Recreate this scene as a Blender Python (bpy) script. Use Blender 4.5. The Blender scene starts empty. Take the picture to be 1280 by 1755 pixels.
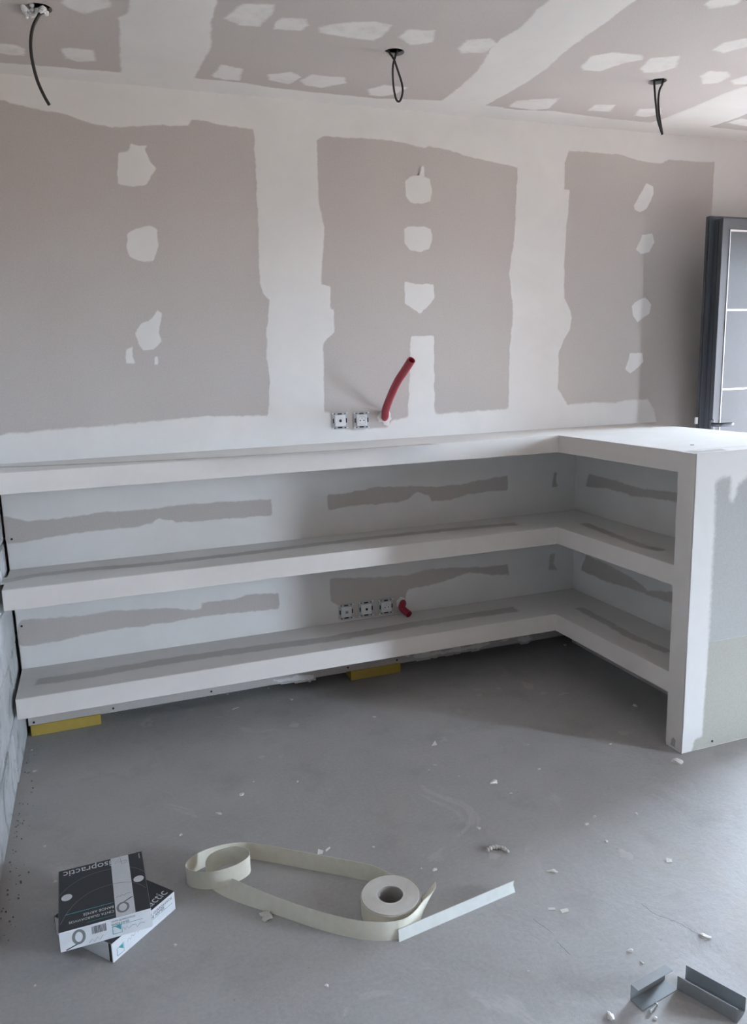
import bpy, bmesh, math, random
import numpy as np
from mathutils import Vector, Matrix

# ------------------------------------------------------------------ camera
CAM = Vector((0.36871, -3.23878, 1.46028))
YAW, PITCH, ROLL, FPX = -0.3471, -0.1895, -0.0295, 1306.93
W, H = 1280, 1755
def cam_axes():
    cy, sy, cp, sp = math.cos(YAW), math.sin(YAW), math.cos(PITCH), math.sin(PITCH)
    f = Vector((-sy*cp, cy*cp, sp)); r = Vector((cy, sy, 0)); u = r.cross(f)
    cr, sr = math.cos(ROLL), math.sin(ROLL)
    return cr*r + sr*u, -sr*r + cr*u, f
AX_R, AX_U, AX_F = cam_axes()
scene = bpy.context.scene
col = scene.collection
cam_d = bpy.data.cameras.new('camera'); cam = bpy.data.objects.new('camera', cam_d); col.objects.link(cam)
cam_d.sensor_fit = 'VERTICAL'; cam_d.sensor_height = 24; cam_d.lens = FPX/H*24
cam_d.clip_start = .02
m3 = Matrix((AX_R, AX_U, -AX_F)).transposed()
cam.matrix_world = Matrix.Translation(CAM) @ m3.to_4x4()
scene.camera = cam

# ------------------------------------------------------------------ daylight and exposure
vs = scene.view_settings
vs.view_transform = 'Standard'; vs.look = 'None'; vs.gamma = 1; vs.use_curve_mapping = False
vs.exposure = 0.18
world = bpy.data.worlds.new('overcast_sky'); scene.world = world; world.use_nodes = True
wn = world.node_tree; bg = wn.nodes['Background']
SKY = 104.0
tc = wn.nodes.new('ShaderNodeTexCoord'); sx_ = wn.nodes.new('ShaderNodeSeparateXYZ'); cr_ = wn.nodes.new('ShaderNodeValToRGB')
mr_ = wn.nodes.new('ShaderNodeMapRange'); mr_.inputs[1].default_value = -1; mr_.inputs[2].default_value = 1
wn.links.new(tc.outputs['Generated'], sx_.inputs[0]); wn.links.new(sx_.outputs[2], mr_.inputs[0]); wn.links.new(mr_.outputs[0], cr_.inputs[0])
e_ = cr_.color_ramp.elements; e_[0].position = .495; e_[0].color = (.20, .175, .155, 1); e_[1].position = .505; e_[1].color = (.68, .845, 1.03, 1)
wn.links.new(cr_.outputs[0], bg.inputs[0]); bg.inputs[1].default_value = SKY      # even overcast sky over duller ground
def window_portal(name, loc, normal, sx, sy):
    d = bpy.data.lights.new(name, 'AREA'); d.shape = 'RECTANGLE'; d.size = sx; d.size_y = sy
    d.cycles.is_portal = True
    o = bpy.data.objects.new(name, d); col.objects.link(o); o.location = loc
    o.rotation_euler = Vector(normal).to_track_quat('-Z', 'Z').to_euler()
    return o
# room extents and its glazed openings (both in the right wall)
XR, YF = 4.22, -8.4       # entrance wall beside the back wall, front wall
XR2, YR = 6.4, -1.75      # the room widens to XR2 in front of YR
OPEN_A = (-1.03, -.29, 0.0, 2.10)      # y0,y1,z0,z1 doorway in the right wall, close to the back wall
OPEN_B = (-5.65, -4.8, 0.05, 2.3)      # right wall, further to the front
window_portal('doorway_right_offscreen', (XR+.02, (OPEN_A[0]+OPEN_A[1])/2, (OPEN_A[2]+OPEN_A[3])/2), (-1, 0, 0), OPEN_A[1]-OPEN_A[0], OPEN_A[3]-OPEN_A[2])
window_portal('window_right_offscreen', (XR2+.02, (OPEN_B[0]+OPEN_B[1])/2, (OPEN_B[2]+OPEN_B[3])/2), (-1, 0, 0), OPEN_B[1]-OPEN_B[0], OPEN_B[3]-OPEN_B[2])

# ------------------------------------------------------------------ helpers
def px(u, v, axis, val):
    """point of the scene seen at a photo pixel, on the plane axis = val"""
    d = AX_F + AX_R*((u-W/2)/FPX) - AX_U*((v-H/2)/FPX)
    return CAM + d*((val-CAM[axis])/d[axis])
def tag(o, label=None, cat=None, group=None, kind=None):
    if label: o['label'] = label
    if cat: o['category'] = cat
    if group: o['group'] = group
    if kind: o['kind'] = kind
    return o
def empty(name, loc=(0, 0, 0), rz=0, parent=None):
    o = bpy.data.objects.new(name, None); col.objects.link(o); o.location = loc; o.rotation_euler = (0, 0, rz)
    o.empty_display_size = .05
    if parent: o.parent = parent
    return o
def link(name, me, mat=None, parent=None, loc=None, rot=None):
    o = bpy.data.objects.new(name, me); col.objects.link(o)
    if mat and not me.materials: me.materials.append(mat)
    if parent: o.parent = parent
    if loc is not None: o.location = loc
    if rot is not None: o.rotation_euler = rot
    return o
def from_bm(bm, name, mat=None, parent=None, smooth=False, loc=None, rot=None):
    bmesh.ops.recalc_face_normals(bm, faces=bm.faces)
    me = bpy.data.meshes.new(name); bm.to_mesh(me); bm.free()
    if smooth:
        for p in me.polygons: p.use_smooth = True
        if smooth != True: me.set_sharp_from_angle(angle=smooth)
    return link(name, me, mat, parent, loc, rot)
def bbox(bm, a, b, bev=0, seg=2):
    g = bmesh.ops.create_cube(bm, size=1)
    vs_ = g['verts']
    for v in vs_:
        v.co = Vector([(a[i]+b[i])/2 + v.co[i]*(b[i]-a[i]) for i in range(3)])
    if bev:
        es = list({e for v in vs_ for e in v.link_edges})
        bmesh.ops.bevel(bm, geom=es, offset=bev, segments=seg, affect='EDGES', profile=.5)
def box(name, a, b, mat, parent=None, bev=0, seg=2):
    bm = bmesh.new(); bbox(bm, a, b, bev, seg); return from_bm(bm, name, mat, parent)
def prism(bm, poly, z0, z1):
    """extrude a 2D polygon (x,y) from z0 to z1"""
    n = len(poly)
    lo = [bm.verts.new((p[0], p[1], z0)) for p in poly]; hi = [bm.verts.new((p[0], p[1], z1)) for p in poly]
    bm.faces.new(lo[::-1]); bm.faces.new(hi)
    for i in range(n): bm.faces.new((lo[i], lo[(i+1) % n], hi[(i+1) % n], hi[i]))
def catmull(pts, n=8):
    pts = [Vector(p) for p in pts]; out = []
    P = [2*pts[0]-pts[1]] + pts + [2*pts[-1]-pts[-2]]
    for i in range(1, len(P)-2):
        a, b, c, d = P[i-1], P[i], P[i+1], P[i+2]
        for k in range(n):
            t = k/n
            out.append(.5*((2*b)+(c-a)*t+(2*a-5*b+4*c-d)*t*t+(3*b-a-3*c+d)*t**3))
    out.append(pts[-1]); return out
def tube(bm, path, rad, seg=10, cap=True, hollow=0):
    """rad: number or function of index -> radius"""
    path = [Vector(p) for p in path]; n = len(path)
    rings = []; ref = None
    for i, p in enumerate(path):
        t = (path[min(i+1, n-1)]-path[max(i-1, 0)]).normalized()
        if ref is None:
            ref = t.orthogonal().normalized()
        ref = (ref - t*ref.dot(t)).normalized(); b = t.cross(ref)
        r = rad(i) if callable(rad) else rad
        rings.append([bm.verts.new(p + (ref*math.cos(2*math.pi*k/seg)+b*math.sin(2*math.pi*k/seg))*r) for k in range(seg)])
    for i in range(n-1):
        for k in range(seg):
            bm.faces.new((rings[i][k], rings[i][(k+1) % seg], rings[i+1][(k+1) % seg], rings[i+1][k]))
    if cap:
        bm.faces.new(rings[0][::-1]); bm.faces.new(rings[-1])
    return rings
def cyl(bm, c, r, h, axis=2, seg=20, r2=None):
    q = {2: Matrix.Identity(4), 1: Matrix.Rotation(math.pi/2, 4, 'X'), 0: Matrix.Rotation(math.pi/2, 4, 'Y')}[axis]
    bmesh.ops.create_cone(bm, cap_ends=True, segments=seg, radius1=r, radius2=r if r2 is None else r2, depth=h, matrix=Matrix.Translation(c) @ q)

# ------------------------------------------------------------------ materials
def nodes(name):
    m = bpy.data.materials.new(name); m.use_nodes = True
    nt = m.node_tree; b = nt.nodes['Principled BSDF']; return m, nt, b
def N(nt, t, **kw):
    n = nt.nodes.new(t)
    for k, v in kw.items(): setattr(n, k, v)
    return n
def noise_tex(nt, scale, detail=4, rough=.6, vec=None, dist=0):
    n = N(nt, 'ShaderNodeTexNoise'); n.inputs['Scale'].default_value = scale; n.inputs['Detail'].default_value = detail
    n.inputs['Roughness'].default_value = rough; n.inputs['Distortion'].default_value = dist
    if vec is not None: nt.links.new(vec, n.inputs['Vector'])
    return n.outputs['Fac']
def ramp(nt, fac, stops):
    r = N(nt, 'ShaderNodeValToRGB'); e = r.color_ramp.elements
    while len(e) < len(stops): e.new(.5)
    for i, (p, c) in enumerate(stops):
        e[i].position = p; e[i].color = (*c, 1) if len(c) == 3 else c
    nt.links.new(fac, r.inputs[0]); return r.outputs[0]
def mixc(nt, fac, a, b, mode='MIX'):
    m = N(nt, 'ShaderNodeMix', data_type='RGBA', blend_type=mode)
    for s, v in ((m.inputs[0], fac), (m.inputs[6], a), (m.inputs[7], b)):
        if hasattr(v, 'is_output'): nt.links.new(v, s)
        else: s.default_value = v if not isinstance(v, tuple) else ((*v, 1) if len(v) == 3 else v)
    return m.outputs[2]
def math_(nt, op, a, b=None, c=None):
    m = N(nt, 'ShaderNodeMath', operation=op)
    for i, v in enumerate((a, b, c)):
        if v is None: continue
        if hasattr(v, 'is_output'): nt.links.new(v, m.inputs[i])
        else: m.inputs[i].default_value = v
    return m.outputs[0]
def smooth(nt, v, lo, hi):
    m = N(nt, 'ShaderNodeMapRange', interpolation_type='SMOOTHSTEP')
    nt.links.new(v, m.inputs[0]); m.inputs[1].default_value = lo; m.inputs[2].default_value = hi
    return m.outputs[0]
def bump(nt, b, h, strength, dist):
    n = N(nt, 'ShaderNodeBump'); n.inputs['Strength'].default_value = strength; n.inputs['Distance'].default_value = dist
    nt.links.new(h, n.inputs['Height']); nt.links.new(n.outputs[0], b.inputs['Normal'])
def pos(nt): return N(nt, 'ShaderNodeNewGeometry').outputs['Position']
def plain(name, c, rough=.6, metal=0, spec=.5):
    m, nt, b = nodes(name); b.inputs['Base Color'].default_value = (*c, 1); b.inputs['Roughness'].default_value = rough
    b.inputs['Metallic'].default_value = metal; b.inputs['Specular IOR Level'].default_value = spec
    n = noise_tex(nt, 40, 3, .6, pos(nt))
    nt.links.new(mixc(nt, .12, (*c, 1), ramp(nt, n, [(.3, tuple(x*.6 for x in c)), (.7, tuple(min(1, x*1.3) for x in c))])), b.inputs['Base Color'])
    return m
PAPER = (.525, .475, .447); PLASTER = (.79, .765, .74)
def paper_col(nt, p, base):
    big = noise_tex(nt, 1.3, 3, .6, p)
    c = ramp(nt, big, [(.25, tuple(x*.95 for x in base)), (.75, tuple(x*1.05 for x in base))])
    fine = noise_tex(nt, 160, 2, .7, p)
    return mixc(nt, .10, c, ramp(nt, fine, [(.3, (.3, .29, .28)), (.7, (.8, .76, .72))]), 'MIX')
def plaster_col(nt, p, base):
    big = noise_tex(nt, 3.0, 5, .65, p, .6)
    c = ramp(nt, big, [(.25, tuple(x*.94 for x in base)), (.75, tuple(min(1, x*1.04) for x in base))])
    return c
def board_mat(name, paper=PAPER, plaster=PLASTER, mode='mix', thin=0.0):
    """mode 'paper': bare board; 'plaster': filled; 'mix': by the vertex attribute cover (filler laid on the board)"""
    m, nt, b = nodes(name); p = pos(nt)
    b.inputs['Roughness'].default_value = .85; b.inputs['Specular IOR Level'].default_value = .25
    if mode == 'paper': c = paper_col(nt, p, paper)
    elif mode == 'plaster': c = plaster_col(nt, p, plaster)
    else:
        a = N(nt, 'ShaderNodeAttribute', attribute_name='cover').outputs['Fac']
        j = math_(nt, 'MULTIPLY', math_(nt, 'SUBTRACT', noise_tex(nt, 70, 4, .7, p), .5), 1.5)
        f = smooth(nt, math_(nt, 'ADD', a, j), -.9, .9)
        if thin: # thinly scraped filler lets the board shine through
            f = math_(nt, 'MULTIPLY', f, smooth(nt, noise_tex(nt, 9, 5, .7, p), .05, thin))
        c = mixc(nt, f, paper_col(nt, p, paper), plaster_col(nt, p, plaster))
    nt.links.new(c, b.inputs['Base Color'])
    mp = N(nt, 'ShaderNodeMapping'); mp.inputs['Scale'].default_value = (1, 1, .15); nt.links.new(p, mp.inputs[0])
    bump(nt, b, noise_tex(nt, 25, 5, .6, mp.outputs[0]), .25, .0012)
    return m
M = {}
M['paper'] = board_mat('bare_plasterboard', mode='paper')
M['plaster'] = board_mat('white_filler', mode='plaster')
M['mix'] = board_mat('filler_on_board')
M['mix_thin'] = board_mat('thin_filler_on_board', thin=.55)
M['bare_mix'] = board_mat('bare_strip_in_filler', paper=PLASTER, plaster=(.53, .505, .485))
M['edge_tape'] = board_mat('cream_edge_tape', plaster=(.80, .745, .705), mode='plaster')
M['end_paper'] = board_mat('pale_board', paper=(.455, .45, .435), mode='paper')
M['end_green'] = board_mat('beige_green_board', paper=(.455, .435, .375), mode='paper')
M['end_mix'] = board_mat('filler_on_pale_board', paper=(.455, .45, .435))
M['end_mix_green'] = board_mat('filler_on_green_board', paper=(.455, .435, .375))
def concrete(name, c0, c1, scale, bstr, bdist):
    m, nt, b = nodes(name); p = pos(nt)
    big = noise_tex(nt, scale, 6, .62, p, .4)
    c = ramp(nt, big, [(.28, c0), (.72, c1)])
    fine = noise_tex(nt, scale*55, 4, .7, p)
    c = mixc(nt, .13, c, ramp(nt, fine, [(.3, tuple(x*.45 for x in c0)), (.7, tuple(min(1, x*1.5) for x in c1))]))
    b.inputs['Roughness'].default_value = .82; b.inputs['Specular IOR Level'].default_value = .2
    return m, nt, b, c, p
m, nt, b, c, p = concrete('concrete_screed', (.375, .363, .355), (.47, .456, .448), 1.6, .3, .002)
# mottling, dried plaster smears and scuffs with shapes of their own
mot = noise_tex(nt, .9, 5, .6, p, .5); c = mixc(nt, math_(nt, 'MULTIPLY', smooth(nt, mot, .42, .66), .45), c, (.49, .475, .465))
mot2 = noise_tex(nt, 5.5, 6, .65, p, .3); c = mixc(nt, math_(nt, 'MULTIPLY', smooth(nt, mot2, .50, .72), .35), c, (.30, .285, .275))
sm = noise_tex(nt, 3.1, 8, .62, p, 1.4); msk = math_(nt, 'MULTIPLY', smooth(nt, sm, .625, .685), .30)
c = mixc(nt, msk, c, (.62, .595, .57))
warm = noise_tex(nt, 2.1, 4, .6, p, .8); c = mixc(nt, math_(nt, 'MULTIPLY', smooth(nt, warm, .56, .75), .35), c, (.44, .375, .32))
mp_ = N(nt, 'ShaderNodeMapping'); mp_.inputs['Scale'].default_value = (1, 6, 1); mp_.inputs['Rotation'].default_value = (0, 0, .6); nt.links.new(p, mp_.inputs[0])
scr = noise_tex(nt, 7, 6, .75, mp_.outputs[0], .2); c = mixc(nt, math_(nt, 'MULTIPLY', smooth(nt, scr, .60, .70), .22), c, (.56, .545, .53))
pits = noise_tex(nt, 60, 3, .6, p); c = mixc(nt, math_(nt, 'MULTIPLY', smooth(nt, pits, .70, .76), .45), c, (.16, .15, .14))
nt.links.new(c, b.inputs['Base Color'])
h = math_(nt, 'ADD', math_(nt, 'MULTIPLY', noise_tex(nt, 6, 7, .62, p, .6), 1.0), math_(nt, 'MULTIPLY', noise_tex(nt, 45, 5, .7, p), .16))
bump(nt, b, h, .5, .007); M['floor'] = m
m, nt, b, c, p = concrete('concrete_block', (.40, .405, .405), (.58, .585, .585), 7, .5, .004)
st = noise_tex(nt, 5, 6, .7, p, .8); c = mixc(nt, math_(nt, 'MULTIPLY', smooth(nt, st, .52, .66), .7), c, (.20, .20, .19))
nt.links.new(c, b.inputs['Base Color']); bump(nt, b, noise_tex(nt, 60, 5, .7, p), .6, .006); M['block'] = m
m, nt, b, c, p = concrete('mortar', (.40, .40, .39), (.52, .52, .51), 9, .5, .004)
nt.links.new(c, b.inputs['Base Color']); bump(nt, b, noise_tex(nt, 80, 5, .7, p), .6, .006); M['mortar'] = m
M['black'] = plain('black_plastic', (.012, .012, .013), .45)
M['cable'] = plain('black_cable_sheath', (.02, .017, .016), .5)
M['red'] = plain('red_conduit', (.30, .022, .04), .38)
M['white_plastic'] = plain('white_plastic', (.78, .78, .77), .35)
M['grey_plastic'] = plain('grey_translucent_plastic', (.50, .51, .52), .4)
M['anthracite'] = plain('anthracite_coating', (.048, .053, .063), .5)
M['steel'] = plain('brushed_steel_strip', (.80, .81, .83), .35, .6)
M['handle'] = plain('dark_handle', (.06, .065, .075), .28, .7)
M['cream'] = plain('cream_paper_tape', (.82, .77, .65), .55)
M['tape_in'] = plain('cream_tape_side', (.74, .70, .65), .7)
M['core'] = plain('grey_cardboard', (.31, .285, .265), .9)
M['galv'] = plain('galvanised_steel', (.33, .345, .355), .42, .6)
M['zinc'] = plain('zinc_screw', (.55, .56, .55), .35, .8)
M['yellow'] = plain('yellow_wood', (.44, .31, .06), .75)
M['carton_white'] = plain('white_carton', (.74, .75, .77), .55)
M['carton_black'] = plain('black_carton_print', (.022, .024, .030), .42)
M['print_white'] = plain('white_print', (.70, .71, .74), .6)
M['print_grey'] = plain('grey_print', (.22, .225, .235), .6)
M['print_dark'] = plain('dark_print', (.05, .052, .06), .6)
M['teal'] = plain('turquoise_print', (.06, .33, .38), .6)
M['chip'] = plain('plaster_chip', (.72, .70, .65), .85)
M['chip_grey'] = plain('mortar_crumb', (.19, .18, .17), .9)
M['fluff'] = plain('white_fluff', (.80, .80, .80), .95)
M['outer_wall'] = plain('bare_masonry', (.44, .33, .27), .9)

# ------------------------------------------------------------------ skim coats: thin filler meshes with feathered outlines
def poly_sd(P, poly):
    """signed distance (inside positive) of points P (n,2) to polygon"""
    V = np.asarray(poly, float); n = len(V)
    d = np.full(len(P), 1e9); inside = np.zeros(len(P), bool)
    for i in range(n):
        a, b_ = V[i], V[(i+1) % n]; e = b_-a; w = P-a
        t = np.clip((w@e)/max(e@e, 1e-12), 0, 1); dd = w-t[:, None]*e
        d = np.minimum(d, (dd*dd).sum(1))
        c1 = (P[:, 1] >= a[1]); c2 = (P[:, 1] < b_[1]); cr = e[0]*w[:, 1]-e[1]*w[:, 0]
        f1 = c1 & c2 & (cr > 0); f2 = (~c1) & (~c2) & (cr < 0)
        inside ^= (f1 | f2)
    return np.where(inside, 1, -1)*np.sqrt(d)
RS = np.random.RandomState(4)
WAVES = [(RS.normal(size=2), RS.uniform(0, 6.28)) for _ in range(14)]
def wob(P, lam):
    s = np.zeros(len(P))
    for (k, ph) in WAVES:
        s += np.sin(P@(k/np.linalg.norm(k))*(6.283/(lam*(.6+.9*abs(math.sin(ph*7))))) + ph)
    return s/4
def skim(name, parent, frame, rect, mat, outer=None, holes=(), feather=.004, jag=.0016, cell=.01, thick=.0012, base=.0004, hard=False):
    """frame(u,v) -> world point, frame.n the outward normal; rect (u0,u1,v0,v1) bounds; outer/holes polygons in (u,v)"""
    u0, u1, v0, v1 = rect
    nu, nv = max(1, round((u1-u0)/cell)), max(1, round((v1-v0)/cell))
    U, V = np.meshgrid(np.linspace(u0, u1, nu+1), np.linspace(v0, v1, nv+1))
    P = np.stack([U.ravel(), V.ravel()], 1)
    sd = np.full(len(P), .06)
    if outer is not None: sd = np.minimum(sd, poly_sd(P, outer))
    for hpoly in holes: sd = np.minimum(sd, -poly_sd(P, hpoly))
    sd = sd + jag*wob(P, .09) + jag*.7*wob(P+3.3, .03)
    f = frame[0]; e1, e2, n_, o = [np.array(x, float) for x in frame]
    off = base + thick*np.clip(sd/.012, 0, 1)
    X = o + P[:, :1]*e1 + P[:, 1:]*e2 + off[:, None]*n_
    idx = np.arange(len(P)).reshape(nv+1, nu+1)
    Q = np.stack([idx[:-1, :-1], idx[:-1, 1:], idx[1:, 1:], idx[1:, :-1]], -1).reshape(-1, 4)
    keep = (sd[Q].min(1) > 0) if hard else (sd[Q].max(1) > -2.2*feather)
    Q = Q[keep]
    if len(Q) == 0: return None
    if np.dot(np.cross(e1, e2), n_) < 0: Q = Q[:, ::-1]
    used = np.unique(Q); remap = -np.ones(len(P), int); remap[used] = np.arange(len(used))
    me = bpy.data.meshes.new(name); me.from_pydata(X[used].tolist(), [], remap[Q].tolist())
    at = me.attributes.new('cover', 'FLOAT', 'POINT'); at.data.foreach_set('value', np.clip(sd[used]/feather, -12, 12).astype(np.float32))
    for p_ in me.polygons: p_.use_smooth = True
    return link(name, me, mat, parent)
def halve(pts, ox, oy): return [(ox+a/2, oy+b_/2) for a, b_ in pts]
def inv_wall(poly, y=0): return [(lambda w: (w.x, w.z))(px(a, b_, 1, y)) for a, b_ in poly]
def inv_flat(poly, z): return [(lambda w: (w.x, w.y))(px(a, b_, 2, z)) for a, b_ in poly]
def inv_side(poly, x): return [(lambda w: (w.y, w.z))(px(a, b_, 0, x)) for a, b_ in poly]
def bounds(poly, m=.03):
    a = np.array(poly); return (a[:, 0].min()-m, a[:, 0].max()+m, a[:, 1].min()-m, a[:, 1].max()+m)

# ------------------------------------------------------------------ dimensions
HC = 2.5255                      # ceiling height
ZC, TC = 1.13, .0755             # counter top and its thickness
ZM, TM = .7106, .0775
ZL, TL = .2946, .0800
D = .3165                        # shelf depth on the back wall
XI, XO = 2.3181, 3.0112          # inner and outer face of the return
L, WP, DP = 1.1525, .0827, .3114 # length of the return, end post width, shelf depth on the return

# ------------------------------------------------------------------ structure
def struct(o, label, cat): return tag(o, label, cat, None, 'structure')
fl = box('floor', (-.3, YF-.2, -.12), (XR2+.25, .3, 0), M['floor'])
struct(fl, 'grey concrete screed floor with scuffs and plaster dust', 'floor')
# back wall lining: plasterboard standing a few centimetres clear of the floor
bm = bmesh.new()
bbox(bm, (.006, 0, .047), (XR+.1, .0125, HC+.02))
wall_back = struct(from_bm(bm, 'wall_back', M['paper']), 'grey-brown plasterboard back wall with white filled joints', 'wall')
wb2 = struct(box('wall_behind', (-.3, .1, -.1), (XR+.25, .25, HC+.2), M['mortar']), 'grey masonry behind the plasterboard lining', 'wall')
# ceiling with three lamp holes
HOLES = [(.332, -.567), (1.466, -.552), (2.575, -.569)]; HR = .036
bm = bmesh.new()
edges = []
def loop(pts):
    v = [bm.verts.new((x, y, HC)) for x, y in pts]
    return [bm.edges.new((v[i], v[(i+1) % len(v)])) for i in range(len(v))]
edges += loop([(-.3, .1), (XR2+.25, .1), (XR2+.25, YF-.2), (-.3, YF-.2)])
rings = []
for hx, hy in HOLES:
    r_ = loop([(hx+HR*math.cos(2*math.pi*k/28), hy+HR*math.sin(2*math.pi*k/28)) for k in range(28)]); rings.append(r_); edges += r_
bmesh.ops.triangle_fill(bm, use_beauty=True, edges=edges)
for r_ in rings:
    ex = bmesh.ops.extrude_edge_only(bm, edges=r_)
    for g in ex['geom']:
        if isinstance(g, bmesh.types.BMVert): g.co.z += .013
ceiling = struct(from_bm(bm, 'ceiling', M['paper']), 'grey-brown plasterboard ceiling with white filled joints and lamp holes', 'ceiling')
struct(box('ceiling_slab', (-.3, YF-.2, HC+.13), (XR2+.25, .3, HC+.25), M['mortar']), 'concrete slab above the plasterboard ceiling', 'ceiling')
# right and front wall with their openings
y0, y1, za, zb = OPEN_A; y2, y3, zc_, zd = OPEN_B
bm = bmesh.new()
for a, b_ in (((y1, 0), (.1, HC+.15)), ((y0, zb), (y1, HC+.15)), ((YR, 0), (y0, HC+.15))):
    bbox(bm, (XR, a[0], a[1]), (XR+.2, b_[0], b_[1]))
bbox(bm, (XR, YR, 0), (XR2+.2, YR+.2, HC+.15))
struct(from_bm(bm, 'wall_entrance', M['outer_wall']), 'bare masonry entrance wall with an open doorway', 'wall')
bm = bmesh.new()
for a, b_ in (((y3, 0), (YR, HC+.15)), ((y2, zd), (y3, HC+.15)), ((y2, 0), (y3, zc_)), ((YF, 0), (y2, HC+.15))):
    bbox(bm, (XR2, a[0], a[1]), (XR2+.2, b_[0], b_[1]))
struct(from_bm(bm, 'wall_right', M['outer_wall']), 'bare masonry right wall with a tall glazed opening', 'wall')
struct(box('wall_front', (-.2, YF-.2, 0), (XR2+.2, YF, HC+.15), M['outer_wall']), 'bare masonry front wall behind the viewpoint', 'wall')
def wframe(name, a, b_, xw, label):
    bm = bmesh.new(); t = .05
    (ua, va), (ub, vb) = a, b_
    for q0, q1 in (((ua, va), (ua+t, vb)), ((ub-t, va), (ub, vb)), ((ua+t, va), (ub-t, va+t)), ((ua+t, vb-t), (ub-t, vb))):
        bbox(bm, (xw+.08, q0[0], q0[1]), (xw+.13, q1[0], q1[1]))
    struct(from_bm(bm, name, M['anthracite']), label, 'window')
wframe('door_2', (y0, za), (y1, zb), XR, 'anthracite frame of the open doorway in the right wall')
wframe('window_1', (y2, zc_), (y3, zd), XR2, 'anthracite window frame in the right wall near the front')

# left wall: mortar core with single concrete blocks
wall_left = struct(box('wall_left', (-.25, YF, 0), (-.014, .1, HC+.15), M['mortar']), 'pale concrete block wall with rough mortar joints', 'wall')
bw, bh, jt = .495, .195, .010
bm = bmesh.new(); bbox(bm, (-.05, -bw/2, 0), (0, bw/2, bh), .006, 1)
blk0 = from_bm(bm, 'block', M['block'], wall_left); blk0.location = (-.004, -bw/2-.002+.1, .004)
rnd = random.Random(5)
for r_ in range(12):
    for k in range(15):
        if r_ == 0 and k == 0: continue
        o = blk0.copy(); col.objects.link(o)
        o.location = (-.004-rnd.uniform(0, .006), .098-bw/2-(k-(.5 if r_ % 2 else 0))*(bw+jt), .004+r_*(bh+jt))
        if o.location.y > .1-bw/2+.01: o.scale.y = .5; o.location.y = .098-bw/4

# ---- filler on the back wall
FW = ((1, 0, 0), (0, 0, 1), (0, -1, 0), (0, 0, 0))
P1 = inv_wall([(-90,166),(0,172),(30,179),(55,186),(90,192),(115,197),(145,207),(165,215),(200,218),(260,215),(325,215),(327,205),(350,207),(380,215),(435,221),(436,260),(439,300),(440,335),(442,380),(444,440),(445,485),(452,505),(462,515),(459,540),(457,570),(457,615),(462,640),(461,680),(459,712),(380,713),(320,716),(260,722),(215,727),(165,731),(100,735),(60,740),(15,743),(0,746),(-90,753)])
P2 = inv_wall([(543,240),(555,231),(580,236),(640,238),(670,241),(700,246),(715,252),(728,254),(735,250),(760,255),(790,265),(840,277),(887,287),(885,330),(883,370),(881,410),(876,440),(872,470),(876,500),(879,535),(877,560),(874,590),(872,640),(872,700),(860,702),(790,706),(747,710),(745,706),(744,646),(743,576),(704,576),(702,646),(698,715),(672,720),(664,733),(632,734),(605,738),(570,730),(565,707),(556,705),(554,660),(555,640),(553,590),(562,577),(573,570),(572,530),(566,530),(566,490),(551,487),(550,465),(552,440),(556,390),(552,375),(547,350),(544,300)])
P3 = inv_wall([(974,258),(990,259),(1030,263),(1065,265),(1090,274),(1115,279),(1135,280),(1145,274),(1170,275),(1195,278),(1224,277),(1219.5,365),(1200,770),(1122,770),(1124,726),(1120,700),(1110,685),(1075,685),(1055,690),(1020,690),(980,692),(972,695),(967,685),(956,665),(957,640),(957,605),(965,585),(976,565),(980,545),(974,525),(967,510),(967,470),(967,440),(970,400),(974,360),(976,325),(967,325),(968,280)])
WH = [P1, P2, P3]
skim('ceiling_joint_filler', wall_back, FW, (.008, XR, 2.22, HC), M['mix'], holes=WH)
skim('joint_filler', wall_back, FW, (.7, 1.6, 1.27, 2.22), M['mix'], holes=WH)
skim('joint_filler', wall_back, FW, (1.9, 2.9, 1.27, 2.22), M['mix'], holes=WH)
skim('joint_filler', wall_back, FW, (3.3, XR, ZC, 2.22), M['mix'], holes=WH)
skim('joint_filler', wall_back, FW, (1.62, 1.89, 1.27, 1.68), M['mix'], holes=WH)
skim('counter_joint_filler', wall_back, FW, (.008, 3.3, ZC, 1.27), M['mix'], holes=WH, feather=.007)
spots = [
 halve([(405,525),(440,515),(450,492),(480,500),(510,495),(495,510),(505,535),(520,560),(540,577),(520,600),(500,635),(440,638),(405,630),(400,590)],0,0),
 [(218,400),(235,390),(258,387),(270,394),(271,420),(266,442),(262,448),(240,447),(222,440),(217,425)],
 halve([(540,180),(555,195),(550,230),(545,260),(553,290),(525,315),(490,322),(475,300),(462,260),(480,235),(510,220),(525,205)],0,440),
 halve([(435,320),(455,308),(455,340),(465,368),(432,365)],0,440),
 halve([(530,345),(542,340),(542,368),(530,368)],0,440),
 halve([(108,620),(125,605),(160,603),(195,612),(200,650),(195,690),(160,700),(125,695),(110,670)],640,0),
 halve([(158,604),(167,570),(172,570),(175,606)],640,0),
 halve([(103,785),(120,778),(175,775),(195,785),(203,820),(190,855),(160,863),(125,857),(108,835)],640,0),
 halve([(108,85),(150,95),(205,95),(210,140),(185,175),(160,195),(130,175),(108,160),(105,110)],640,440),
 halve([(935,628),(958,640),(960,665),(935,715),(915,728),(895,720),(892,705),(905,680)],640,0),
 halve([(920,805),(955,800),(962,830),(945,865),(915,870),(900,855)],640,0),
 halve([(895,155),(930,138),(952,165),(945,195),(920,210),(905,225),(888,200),(885,170)],640,440),
 halve([(878,330),(920,330),(925,360),(905,380),(880,400),(862,385),(875,350)],640,440)]
for s in spots:
    w = inv_wall(s); skim('screw_filler_patch', wall_back, FW, bounds(w, .02), M['mix'], outer=w, cell=.006, jag=.0015, feather=.0035, base=.0004, thick=.0008)

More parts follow.
